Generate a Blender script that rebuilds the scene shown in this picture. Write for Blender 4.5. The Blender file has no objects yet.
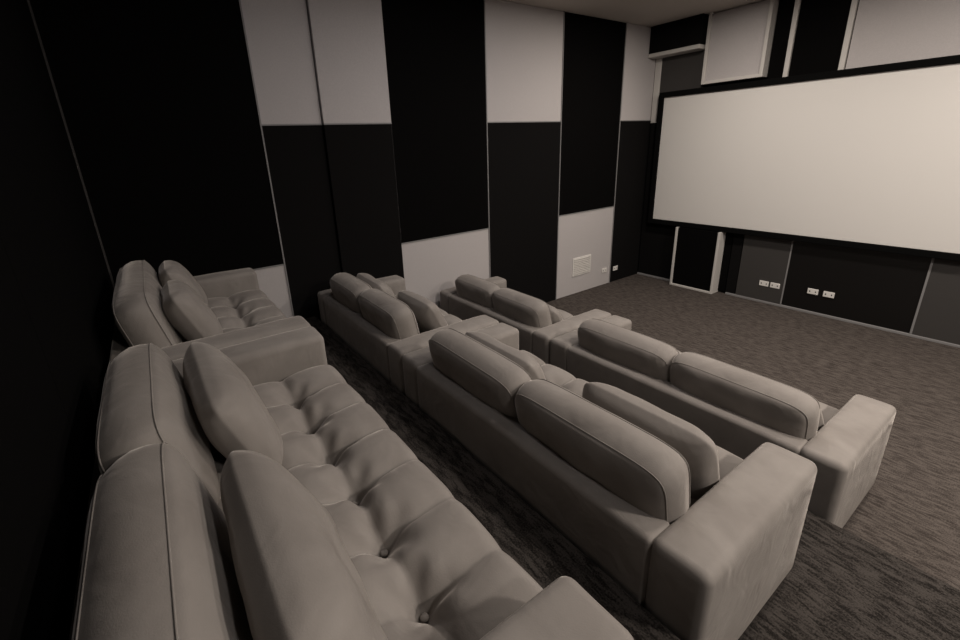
import bpy, bmesh, math, random
from mathutils import Vector, Matrix, noise
random.seed(3)
C=bpy.context.collection
sc=bpy.context.scene
sc.view_settings.view_transform='Standard'

# ---------------- room constants (metres) ----------------
XL=-4.21; XR=2.6; YB=-0.31; YW=-0.37; YF=6.545; ZC=3.68
M=1.22
T2=0.30; T3=0.65
# ---------------- materials ----------------
def nt(name):
    m=bpy.data.materials.new(name); m.use_nodes=True
    n=m.node_tree; b=n.nodes['Principled BSDF']; return m,n,b
def simple(name,col,rough=.6,metal=0,bump=0,scale=200,var=0.0,spec=.15):
    m,n,b=nt(name)
    b.inputs['Roughness'].default_value=rough; b.inputs['Metallic'].default_value=metal
    b.inputs['Specular IOR Level'].default_value=spec
    tc=n.nodes.new('ShaderNodeTexCoord')
    no=n.nodes.new('ShaderNodeTexNoise'); no.inputs['Scale'].default_value=scale; no.inputs['Detail'].default_value=5
    n.links.new(tc.outputs['Object'],no.inputs['Vector'])
    r=n.nodes.new('ShaderNodeValToRGB')
    r.color_ramp.elements[0].position=.3; r.color_ramp.elements[1].position=.7
    r.color_ramp.elements[0].color=[c*(1-var) for c in col]+[1]
    r.color_ramp.elements[1].color=[c*(1+var) for c in col]+[1]
    n.links.new(no.outputs['Fac'],r.inputs['Fac']); n.links.new(r.outputs['Color'],b.inputs['Base Color'])
    if bump:
        bp=n.nodes.new('ShaderNodeBump'); bp.inputs['Strength'].default_value=bump; bp.inputs['Distance'].default_value=.002
        n.links.new(no.outputs['Fac'],bp.inputs['Height']); n.links.new(bp.outputs['Normal'],b.inputs['Normal'])
    return m
m_black=simple('black_fabric',(.0035,.0033,.0033),1,bump=.3,var=.15,spec=.02)
m_char=simple('charcoal_fabric',(.0068,.0064,.0064),1,bump=.3,var=.15,spec=.03)
m_light=simple('light_grey_fabric',(.42,.397,.394),.95,bump=.4,scale=120,var=.05,spec=.05)
m_mid=simple('mid_grey_fabric',(.042,.039,.037),.55,bump=.15,var=.1,spec=.3)
m_gloss=simple('satin_black_panel',(.006,.0056,.0055),.28,var=.1,spec=.4)
m_trim=simple('grey_trim',(.2,.195,.195),.5,var=.03)
m_wtrim=simple('white_trim',(.5,.48,.455),.5,var=.03)
m_ceil=simple('ceiling_paint',(.46,.42,.385),.9,bump=.1,var=.03)
m_wall=simple('dark_wall_paint',(.006,.006,.006),.9,var=.1,spec=.05)
m_plast=simple('white_plastic',(.65,.63,.6),.35,var=.01)
m_dark=simple('dark_slot',(.02,.02,.02),.5)
m_frame=simple('screen_frame_velvet',(.004,.004,.004),.95,var=.1,spec=.03)
m_screen=simple('screen_canvas',(.61,.59,.565),.85,var=.012,scale=300)

def velvet():
    m,n,b=nt('grey_velvet')
    b.inputs['Roughness'].default_value=.8
    b.inputs['Specular IOR Level'].default_value=.12
    b.inputs['Sheen Weight'].default_value=.6; b.inputs['Sheen Roughness'].default_value=.3
    b.inputs['Sheen Tint'].default_value=(.97,.90,.84,1)
    tc=n.nodes.new('ShaderNodeTexCoord')
    a=n.nodes.new('ShaderNodeTexNoise'); a.inputs['Scale'].default_value=4; a.inputs['Detail'].default_value=4; a.inputs['Distortion'].default_value=.6
    d=n.nodes.new('ShaderNodeTexNoise'); d.inputs['Scale'].default_value=260; d.inputs['Detail'].default_value=3
    k=n.nodes.new('ShaderNodeTexNoise'); k.inputs['Scale'].default_value=7; k.inputs['Detail'].default_value=2; k.inputs['Distortion'].default_value=.8
    for x in(a,d,k): n.links.new(tc.outputs['Object'],x.inputs['Vector'])
    r=n.nodes.new('ShaderNodeValToRGB'); r.color_ramp.elements[0].position=.3; r.color_ramp.elements[1].position=.7
    r.color_ramp.elements[0].color=(.190,.172,.158,1); r.color_ramp.elements[1].color=(.245,.225,.208,1)
    n.links.new(a.outputs['Fac'],r.inputs['Fac']); n.links.new(r.outputs['Color'],b.inputs['Base Color'])
    b2=n.nodes.new('ShaderNodeBump'); b2.inputs['Strength'].default_value=.3; b2.inputs['Distance'].default_value=.02
    n.links.new(k.outputs['Fac'],b2.inputs['Height'])
    bp=n.nodes.new('ShaderNodeBump'); bp.inputs['Strength'].default_value=.25; bp.inputs['Distance'].default_value=.002
    n.links.new(d.outputs['Fac'],bp.inputs['Height']); n.links.new(b2.outputs['Normal'],bp.inputs['Normal'])
    n.links.new(bp.outputs['Normal'],b.inputs['Normal'])
    return m
m_vel=velvet()

def carpet(name,c0,c1):
    m,n,b=nt(name)
    b.inputs['Roughness'].default_value=1; b.inputs['Specular IOR Level'].default_value=.02
    tc=n.nodes.new('ShaderNodeTexCoord')
    mp=n.nodes.new('ShaderNodeMapping'); mp.inputs['Scale'].default_value=(12,50,50)
    n.links.new(tc.outputs['Object'],mp.inputs['Vector'])
    a=n.nodes.new('ShaderNodeTexNoise'); a.inputs['Scale'].default_value=1; a.inputs['Detail'].default_value=2; a.inputs['Distortion'].default_value=.5
    n.links.new(mp.outputs['Vector'],a.inputs['Vector'])
    g=n.nodes.new('ShaderNodeTexNoise'); g.inputs['Scale'].default_value=140; g.inputs['Detail'].default_value=4
    n.links.new(tc.outputs['Object'],g.inputs['Vector'])
    mx=n.nodes.new('ShaderNodeMath'); mx.operation='MULTIPLY_ADD'; mx.inputs[1].default_value=.9
    n.links.new(g.outputs['Fac'],mx.inputs[0]); n.links.new(a.outputs['Fac'],mx.inputs[2])
    r=n.nodes.new('ShaderNodeValToRGB'); r.color_ramp.elements[0].position=.70; r.color_ramp.elements[1].position=1.0
    r.color_ramp.elements[0].color=(*c0,1); r.color_ramp.elements[1].color=(*c1,1)
    ad=n.nodes.new('ShaderNodeMath'); ad.operation='SUBTRACT'; ad.inputs[1].default_value=.08
    n.links.new(mx.outputs[0],ad.inputs[0]); n.links.new(ad.outputs[0],r.inputs['Fac']); n.links.new(r.outputs['Color'],b.inputs['Base Color'])
    bp=n.nodes.new('ShaderNodeBump'); bp.inputs['Strength'].default_value=.5; bp.inputs['Distance'].default_value=.005
    n.links.new(mx.outputs[0],bp.inputs['Height']); n.links.new(bp.outputs['Normal'],b.inputs['Normal'])
    return m
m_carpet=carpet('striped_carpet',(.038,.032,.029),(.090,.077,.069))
m_carpet_shade=carpet('shaded_striped_carpet',(.013,.0115,.0105),(.050,.044,.040))  # same carpet for the tiers, with the aisle shade put into its colour

# ---------------- helpers ----------------
def obj(name,me,mat,parent=None,smooth=False):
    o=bpy.data.objects.new(name,me); C.objects.link(o)
    if mat: me.materials.append(mat)
    if smooth:
        for p in me.polygons: p.use_smooth=True
    if parent: o.parent=parent
    return o
def box(name,x0,x1,y0,y1,z0,z1,mat,parent=None,bev=0,seg=3,smooth=True):
    bm=bmesh.new(); bmesh.ops.create_cube(bm,size=1)
    for v in bm.verts:
        v.co=Vector(((x0+x1)/2+v.co.x*(x1-x0),(y0+y1)/2+v.co.y*(y1-y0),(z0+z1)/2+v.co.z*(z1-z0)))
    if bev: bmesh.ops.bevel(bm,geom=bm.edges[:],offset=bev,segments=seg,profile=.5,affect='EDGES')
    me=bpy.data.meshes.new(name); bm.to_mesh(me); bm.free()
    o=obj(name,me,mat,parent,smooth and bev>0)
    if bev:
        w=o.modifiers.new('wn','WEIGHTED_NORMAL'); w.keep_sharp=False
    return o
def empty(name,loc=(0,0,0),rot=0):
    e=bpy.data.objects.new(name,None); C.objects.link(e); e.location=loc; e.rotation_euler=(0,0,rot); e.empty_display_size=.1; return e
def tube(name,pts,rad,mat,parent=None,cyclic=True):
    cu=bpy.data.curves.new(name,'CURVE'); cu.dimensions='3D'; cu.bevel_depth=rad; cu.bevel_resolution=2
    s=cu.splines.new('POLY'); s.points.add(len(pts)-1)
    for i,p in enumerate(pts): s.points[i].co=(*p,1)
    s.use_cyclic_u=cyclic; cu.materials.append(mat)
    o=bpy.data.objects.new(name,cu); C.objects.link(o)
    if parent:o.parent=parent
    return o

def cushion(name,W,H,T,edge,mtx,mat,parent,seed=0,pipe=.006,corner=5.0,crown=.0,n=26,puff=.5,wr=.006,bulge=.22):
    """closed pillow; W along x, H along z, T along y; edge = fraction of thickness kept at rim"""
    bm=bmesh.new()
    n=max(n,int(n*W/.7)) if W>.9 else n
    def pos(u,v):
        m=max(abs(u),abs(v))
        if m>1e-6:
            e=corner; k=m/((abs(u)**e+abs(v)**e)**(1/e))
            k=1+(k-1)*m**3
        else:k=1
        x=u*k*W/2; z=v*k*H/2
        z+=crown*(1-u*u)*(v if v>0 else 0)*H
        return x,z
    def th(u,v):
        a=max(0,(1-abs(u)**5))*max(0,(1-abs(v)**4))
        return T/2*(edge+(1-edge)*a**puff)
    gridF=[];gridB=[]
    for side,g in((1,gridF),(-1,gridB)):
        for j in range(n+1):
            row=[]
            for i in range(n+1):
                u=math.sin((i/n-.5)*math.pi);v=math.sin((j/n-.5)*math.pi)
                u=u*.6+(i/n*2-1)*.4; v=v*.6+(j/n*2-1)*.4
                x,z=pos(u,v); t=th(u,v)
                nn=noise.noise(Vector((x*5+seed*7.3,z*5,side*3+seed)))*wr*2+noise.noise(Vector((x*14+seed*3,z*14,side+seed)))*wr*.6
                fall=1-max(abs(u),abs(v))**4
                row.append(bm.verts.new((x,side*(t+nn*fall),z)))
            g.append(row)
    for g,s in((gridF,1),(gridB,-1)):
        for j in range(n):
            for i in range(n):
                q=[g[j][i],g[j][i+1],g[j+1][i+1],g[j+1][i]]
                if s>0:q.reverse()
                bm.faces.new(q)
    def ring(g):
        return [g[0][i] for i in range(n)]+[g[j][n] for j in range(n)]+[g[n][i] for i in range(n,0,-1)]+[g[j][0] for j in range(n,0,-1)]
    rf,rb=ring(gridF),ring(gridB)
    L=len(rf)
    mid=[]
    for a,b in zip(rf,rb):
        c=(a.co+b.co)/2; d=Vector((c.x/W,0,c.z/H)).normalized()
        mid.append(bm.verts.new(c+d*T*edge*bulge))
    for i in range(L):
        k=(i+1)%L
        bm.faces.new([rf[i],mid[i],mid[k],rf[k]]); bm.faces.new([mid[i],rb[i],rb[k],mid[k]])
    bmesh.ops.recalc_face_normals(bm,faces=bm.faces[:])
    pf=[mtx@v.co for v in rf]; pb=[mtx@v.co for v in rb]
    bmesh.ops.transform(bm,matrix=mtx,verts=bm.verts[:])
    me=bpy.data.meshes.new(name); bm.to_mesh(me); bm.free()
    o=obj(name,me,mat,parent,True)
    sb=o.modifiers.new('s','SUBSURF'); sb.levels=1; sb.render_levels=1
    if pipe:
        tube(name+'_piping_front',pf,pipe,m_vel,parent)
        if edge>.2: tube(name+'_piping_rear',pb,pipe,m_vel,parent)
    return o

def slab(name,x0,x1,y0,y1,z0,z1,mat,parent,r=.035,crown=.010,seed=0):
    bm=bmesh.new(); bmesh.ops.create_cube(bm,size=1)
    for v in bm.verts:
        v.co=Vector(((x0+x1)/2+v.co.x*(x1-x0),(y0+y1)/2+v.co.y*(y1-y0),(z0+z1)/2+v.co.z*(z1-z0)))
    bmesh.ops.bevel(bm,geom=bm.edges[:],offset=r,segments=5,profile=.5,affect='EDGES')
    long=[e for e in bm.edges if e.calc_length()>.1]
    bmesh.ops.subdivide_edges(bm,edges=long,cuts=8,use_grid_fill=True)
    cx,cy,cz=(x0+x1)/2,(y0+y1)/2,(z0+z1)/2
    for v in bm.verts:
        u=(v.co.x-cx)/(x1-x0)*2;w=(v.co.y-cy)/(y1-y0)*2;t=(v.co.z-cz)/(z1-z0)*2
        nz=noise.noise(v.co*6+Vector((seed,0,0)))*.003
        if t>.5: v.co.z+=crown*max(0,1-u*u)*max(0,1-w**4)+nz
        v.co.x+=(1 if u>0 else -1)*crown*.4*max(0,1-t*t)*max(0,1-w*w)*(abs(u)>.7)
        v.co.y+=nz
    me=bpy.data.meshes.new(name); bm.to_mesh(me); bm.free()
    return obj(name,me,mat,parent,True)

def tufted(name,x0,x1,y0,y1,z0,z1,mat,parent):
    bm=bmesh.new(); W=x1-x0;D=y1-y0
    nx=int(W/.011);ny=int(D/.011)
    cols=max(3,round(W/.25)); px=W/cols; rows=3; py=D/rows
    g=[]
    for j in range(ny+1):
        row=[]
        for i in range(nx+1):
            x=W*i/nx;y=D*j/ny
            xx=x+noise.noise(Vector((x*3,y*3,5+x0)))*.016; yy=y+noise.noise(Vector((x*3,y*3,9)))*.016
            fx=(xx/px); fy=(yy/py)
            bx=min(max(round(fx),1),cols-1)*px; by=min(max(round(fy),1),rows-1)*py
            db=math.hypot(xx-bx,yy-by)
            ex=min(x,W-x);ey=min(y,D-y)
            cx_=abs(xx-round(fx)*px) if 0<round(fx)<cols else 1
            cy_=abs(yy-round(fy)*py) if 0<round(fy)<rows else 1
            nb=math.exp(-(db/.14)**2)
            crease=max(math.exp(-(cx_/.026)**1.5),math.exp(-(cy_/.026)**1.5))
            h=-.080*math.exp(-(db/.058)**1.3)-.021*crease*(.45+.55*nb)
            h+=.024*abs(math.sin(math.pi*fx))**.75*abs(math.sin(math.pi*fy))**.75
            ang=math.atan2(yy-by,xx-bx)
            h+=.009*math.sin(ang*5+bx*9+by*5)*math.exp(-((db-.075)/.038)**2)
            R=.06
            for e in(ex,ey):
                if e<R: h-=R-math.sqrt(max(0,R*R-(R-e)**2))
            h+=noise.noise(Vector((x*5,y*5,x0)))*.006
            row.append(bm.verts.new((x0+x,y0+y,z1+h)))
        g.append(row)
    for j in range(ny):
        for i in range(nx): bm.faces.new([g[j][i],g[j][i+1],g[j+1][i+1],g[j+1][i]])
    rim=[g[0][i] for i in range(nx)]+[g[j][nx] for j in range(ny)]+[g[ny][i] for i in range(nx,0,-1)]+[g[j][0] for j in range(ny,0,-1)]
    low=[bm.verts.new((v.co.x,v.co.y,z0)) for v in rim]
    L=len(rim)
    for i in range(L): bm.faces.new([rim[(i+1)%L],rim[i],low[i],low[(i+1)%L]])
    me=bpy.data.meshes.new(name); bm.to_mesh(me); bm.free()
    obj(name,me,mat,parent,True)
    bm=bmesh.new()
    for i in range(1,cols):
        for j in range(1,rows):
            bmesh.ops.create_uvsphere(bm,u_segments=12,v_segments=8,radius=.013,
              matrix=Matrix.Translation((x0+i*px,y0+j*py,z1-.085))@Matrix.Diagonal((1,1,.55,1)))
    me=bpy.data.meshes.new(name+'_buttons'); bm.to_mesh(me); bm.free()
    obj(name+'_buttons',me,mat,parent,True)

AW=.205; HA=.62
def sofa(x0,x1,yb,z,seed,DP=.88,pil=(0,0,0,20,0,0),nc=2):
    e=empty('sofa',((x0+x1)/2,yb,z)); W=x1-x0; a=-W/2; b=W/2
    BT=.14
    box('plinth',a+.05,b-.05,.05,DP-.05,0,.05,m_dark,e)
    slab('base',a+AW-.02,b-AW+.02,.02,DP-.03,.04,.30,m_vel,e,r=.02,crown=0,seed=seed)
    slab('back_frame',a+AW-.012,b-AW+.012,0,BT,.04,HA-.01,m_vel,e,r=.025,crown=.004,seed=seed+1)
    slab('arm_left',a,a+AW,0,DP,.04,HA,m_vel,e,seed=seed+2)
    slab('arm_right',b-AW,b,0,DP,.04,HA,m_vel,e,seed=seed+3)
    i0=a+AW+.004;i1=b-AW-.004
    tufted('tufted_seat',i0,i1,BT+.005,DP+.02,.29,.465,m_vel,e)
    w=(i1-i0)/nc
    for k in range(nc):
        cx=i0+w*(k+.5)
        mt=Matrix.Translation((cx,BT+.055+random.uniform(-.005,.008),.62+(.03 if nc==1 else 0)))@Matrix.Rotation(math.radians(13+random.uniform(-1.5,1.5)),4,'X')@Matrix.Rotation(math.radians(random.uniform(-1,1)),4,'Y')
        cushion('back_cushion_%d'%(k+1),w-.012,.40+(.04 if nc==1 else 0),.23,.64,mt,m_vel,e,seed=seed+k*5,corner=7,crown=.0,pipe=.0022,puff=.6,bulge=.24)
    w=(i1-i0)/2
    for k in range(2):
        cx=i0+w*(k+.5)
        pw=w*.80
        cxx=min(cx+pil[k]+random.uniform(-.02,.02),i1-pw/2)
        mt=Matrix.Translation((cxx,BT+.265+(pil[4] if k else pil[5]),.64+pil[2]))@Matrix.Rotation(math.radians(pil[3]+random.uniform(-3,3)),4,'X')@Matrix.Rotation(math.radians(random.uniform(-3,3)),4,'Y')
        cushion('throw_pillow_%d'%(k+1),pw,.42,.19,.1,mt,m_vel,e,seed=seed+k*5+2,corner=7,crown=-.01,pipe=0,puff=.6,wr=.009)
    return e
xr=-.40; xm=-2.40; xl=-4.14
B1,B2,B3=2.53,1.14,-.34
sofa(xl,-2.426,B3,T3,0,.96,(.0,.05,.02,20,0,0),1)
sofa(-2.414,-.31,B3,T3,20,.96,(.0,.05,-.035,20,.045,.03),2)
sofa(xl,xm-.006,B2,T2,50,.88,(.0,.14,-.03,22,.06,0),2)
sofa(xm+.006,xr,B2,T2,70,.88,(.0,.14,-.03,22,.07,0),2)
sofa(xl,xm-.006,B1,0,100,.88,(.08,.1,-.09,32,0,0),2)
sofa(xm+.006,xr,B1,0,120,.88,(.08,.1,-.09,32,0,0),2)

# ---------------- room shell ----------------
box('floor',XL-.2,XR+.2,YW-.2,YF+.2,-.1,0,m_carpet)
box('floor_tier_1',XL,XR,YW,B1-.02,0,T2,m_carpet_shade,bev=.012)
box('floor_tier_2',XL,XR,YW,B2-.02,T2,T3,m_carpet_shade,bev=.012)
box('ceiling',XL-.2,XR+.2,YW-.2,YF+.2,ZC,ZC+.1,m_ceil)
wl=box('wall_left',XL-.2,XL-.03,YW-.2,YF+.2,0,ZC,m_wall)
wb=box('wall_back',XL-.2,XR+.2,YW-.2,YW-.03,0,ZC,m_wall)
wf=box('wall_front',XL-.2,XR+.2,YF+.03,YF+.2,0,ZC,m_wall)
wr_=box('wall_right',XR+.03,XR+.2,YW-.2,YF+.2,0,ZC,m_wall)

cols=[('L','K','K'),('C','C','L'),('L','K','K'),('C','C','L'),('L','K','K'),('C','C','L')]
mm={'L':m_light,'K':m_black,'C':m_char}
def floor_z(y): return T3 if y<B2-.02 else (T2 if y<B1-.02 else 0)
for c,col in enumerate(cols):
    y0=YB+c*M; y1=min(y0+M,YF)
    if c==0: y0=YW
    spans=[(y0,y1,0)]
    if c==1: spans=[(y0,y0+.53,-.0),(y0+.53,y1,.03)]
    for (a,b,off) in spans:
        for r_,k in enumerate(col):
            z0=r_*M; z1=min(z0+M,ZC) if r_<2 else ZC
            if k==col[max(r_-1,0)] and r_>0: continue
            if r_<2 and col[r_+1]==k: z1=min(z0+2*M,ZC)
            if r_==1 and col[2]==k: z1=ZC
            z0=max(z0,floor_z(b-.01))
            if z1-z0<.05: continue
            box('acoustic_panel',XL-.03,XL+off,a+.004,b-.004,z0+.003,z1-.003,mm[k],wl,bev=.004,seg=2)
    if c>0:
        box('trim_1',XL-.03,XL+.008,y0-.006,y0+.006,floor_z(y0+.01),ZC,m_trim,wl)
    zz=M if col[0]=='L' else 2*M
    for (a,b,off) in spans:
        box('trim_2',XL-.03,XL+off+.006,a+.004,b-.004,zz-.006,zz+.006,m_trim,wl)
x=XL
while x<XR-.05:
    x1=min(x+M,XR)
    box('acoustic_panel',x+.004,x1-.004,YW-.03,YW,T3+.003,ZC,m_black,wb,bev=.003,seg=2)
    x=x1
box('trim_3',XL,XL+.012,YW,YW+.012,T3,ZC,m_mid,wb)
for c,col in enumerate(cols):
    y0=YB+c*M; y1=min(y0+M,YF)
    for r_,k in enumerate(col):
        z0=max(r_*M,floor_z(y1-.01)); z1=(r_+1)*M if r_<2 else ZC
        box('acoustic_panel',XR,XR+.03,y0+.004,y1-.004,z0+.003,z1-.003,mm[k],wr_,bev=.004,seg=2)

# ---------------- front wall ----------------
def fp(name,x0,x1,z0,z1,mat,d=.0,bev=.004,parent=None):
    return box(name,x0,x1,YF-d,YF+.03,z0,z1,mat,parent or wf,bev=bev,seg=2)
fp('bulkhead',XL+.005,-3.47,3.33,ZC,m_char,.20)
fp('trim_4',XL+.005,-3.47,3.28,3.33,m_wtrim,.21)
fp('acoustic_panel',XL+.10,-3.47,2.80,3.28,m_mid,.0)
fp('trim_5',XL+.005,XL+.10,2.4,3.28,m_wtrim,.01)
fp('panel_face',-3.40,-2.74,2.88,ZC-.01,m_light,.10)
fp('frame_left',-3.44,-3.40,2.84,ZC,m_wtrim,.12)
fp('frame_right',-2.74,-2.70,2.84,ZC,m_wtrim,.12)
fp('frame_bottom',-3.40,-2.74,2.84,2.88,m_wtrim,.12)
fp('acoustic_panel',-2.69,-2.52,2.6,ZC,m_black,.0)
fp('trim_6',-2.52,-2.47,2.6,ZC,m_wtrim,.02)
fp('acoustic_panel',-2.46,-1.99,2.6,ZC,m_black,.0)
fp('trim_7',-1.99,-1.94,2.6,ZC,m_wtrim,.02)
fp('acoustic_panel',-1.93,XR,2.6,ZC,m_light,.0)
fp('acoustic_panel',XL+.01,-3.56,.03,2.79,m_char,.0)
fp('acoustic_panel',-3.55,XR,.9,2.59,m_char,-.01)
fp('acoustic_panel',-3.55,-2.8,.03,.89,m_black,-.01)
fp('acoustic_panel',-2.79,-2.66,.03,.89,m_char,-.0)
fp('acoustic_panel',-2.65,-2.10,.03,.89,m_mid,.01)
fp('acoustic_panel',-2.09,-.86,.03,.89,m_gloss,.0)
fp('acoustic_panel',-.84,XR,.03,.89,m_mid,.01)
fp('trim_8',-.86,-.84,.03,.89,m_trim,.015)
fp('trim_9',-2.10,-2.085,.03,.89,m_trim,.015)
fp('baseboard_front',-2.78,XR,0,.03,m_trim,.02)
fp('baseboard_front',XL+.01,-3.56,0,.03,m_trim,.02)
X0,X1,D_=-3.54,-2.90,.16
fp('alcove_infill',X0+.03,X1-.03,.03,.90,m_black,D_-.02)
fp('alcove_side_left',X0,X0+.03,0,.90,m_wtrim,D_)
fp('alcove_side_right',X1-.03,X1,0,.90,m_wtrim,D_)
fp('alcove_bottom',X0+.03,X1-.03,0,.03,m_wtrim,D_)

# ---------------- screen ----------------
e=empty('projection_screen')
SX0,SX1,SZ0,SZ1=-3.97,-.60,.975,2.735; fy=YF-.10; B=.07
box('canvas',SX0-.01,SX1+.01,fy+.02,fy+.03,SZ0-.01,SZ1+.01,m_screen,e)
box('frame_bottom',SX0-B,SX1+B,fy-.01,fy+.05,SZ0-B,SZ0,m_frame,e,bev=.006)
box('frame_top',SX0-B,SX1+B,fy-.01,fy+.05,SZ1,SZ1+B,m_frame,e,bev=.006)
box('frame_left',SX0-B,SX0,fy-.01,fy+.05,SZ0,SZ1,m_frame,e,bev=.006)
box('frame_right',SX1,SX1+B,fy-.01,fy+.05,SZ0,SZ1,m_frame,e,bev=.006)
for bx in(SX0+.4,SX1-.4): box('bracket',bx,bx+.1,fy+.05,YF,1.4,2.4,m_dark,e)

# ---------------- sockets / vent ----------------
def socket_front(x,z):
    e=empty('wall_socket',(x,YF-.01,z))
    box('plate',-.055,.055,-.010,.0,-.035,.035,m_plast,e,bev=.004)
    for sx in(-.03,.03): box('inset_%d'%(1 if sx<0 else 2),sx-.006,sx+.006,-.0115,-.009,-.008,.008,m_dark,e)
for x,z in((-2.32,.27),(-2.19,.27),(-1.78,.29),(-1.62,.29)): socket_front(x,z)
def socket_left(y,z):
    e=empty('wall_socket',(XL,y,z))
    box('plate',.0,.012,-.055,.055,-.035,.035,m_plast,e,bev=.004)
    for s_ in(-.03,.03): box('inset_%d'%(1 if s_<0 else 2),.011,.0135,s_-.006,s_+.006,-.008,.008,m_dark,e)
socket_left(5.64,.24); socket_left(5.92,.22)
e=empty('air_vent',(XL,5.10,.42))
box('plate',.0,.012,-.2,.2,-.14,.14,m_plast,e,bev=.005)
for k in range(9): box('louvre_%d'%k,.008,.02,-.18,.18,-.115+k*.027,-.1+k*.027,m_wtrim,e,bev=.003)

# ---------------- lights ----------------
def downlight(x,y,p,col,size=.3):
    e=empty('recessed_downlight',(x,y,ZC))
    me=bpy.data.meshes.new('r'); bm=bmesh.new()
    bmesh.ops.create_cone(bm,cap_ends=True,segments=32,radius1=.09,radius2=.09,depth=.02,matrix=Matrix.Translation((0,0,-.01)))
    bm.to_mesh(me); bm.free(); obj('trim_ring',me,m_plast,e,False)
    l=bpy.data.lights.new('lamp','AREA'); l.shape='DISK'; l.size=size; l.energy=p; l.color=col
    o=bpy.data.objects.new('lamp',l); C.objects.link(o); o.parent=e; o.location=(0,0,-.03)
warm=(1,.90,.805)
downlight(-2.6,4.8,43,warm); downlight(-.4,4.8,54,warm); downlight(2.0,4.8,70,warm)
downlight(-2.6,2.8,16,(1,.95,.94)); downlight(-.4,2.8,34,warm); downlight(2.1,2.8,140,warm)
downlight(-2.6,1.0,4,(.96,.93,.98)); downlight(2.1,1.0,36,(1,.93,.87))

# ---------------- camera ----------------
f,p,y,r,h,cx,cy=439.803,.317,.977,.045,2.207,457.334,289.601
fw=Vector((-math.sin(y)*math.cos(p),math.cos(y)*math.cos(p),-math.sin(p)))
rt=Vector((math.cos(y),math.sin(y),0)); dn=fw.cross(rt)
rt2=math.cos(r)*rt+math.sin(r)*dn; dn2=-math.sin(r)*rt+math.cos(r)*dn
cd=bpy.data.cameras.new('camera'); cam=bpy.data.objects.new('camera',cd); C.objects.link(cam)
mt=Matrix((rt2,-dn2,-fw)).transposed().to_4x4(); mt.translation=(0,0,h); cam.matrix_world=mt
cd.sensor_width=36; cd.lens=f/960*36; cd.shift_x=(480-cx)/960; cd.shift_y=-(320-cy)/960; cd.clip_start=.02
sc.camera=cam
w=bpy.data.worlds.new('w'); sc.world=w; w.use_nodes=True; w.node_tree.nodes['Background'].inputs[0].default_value=(.02,.02,.02,1)
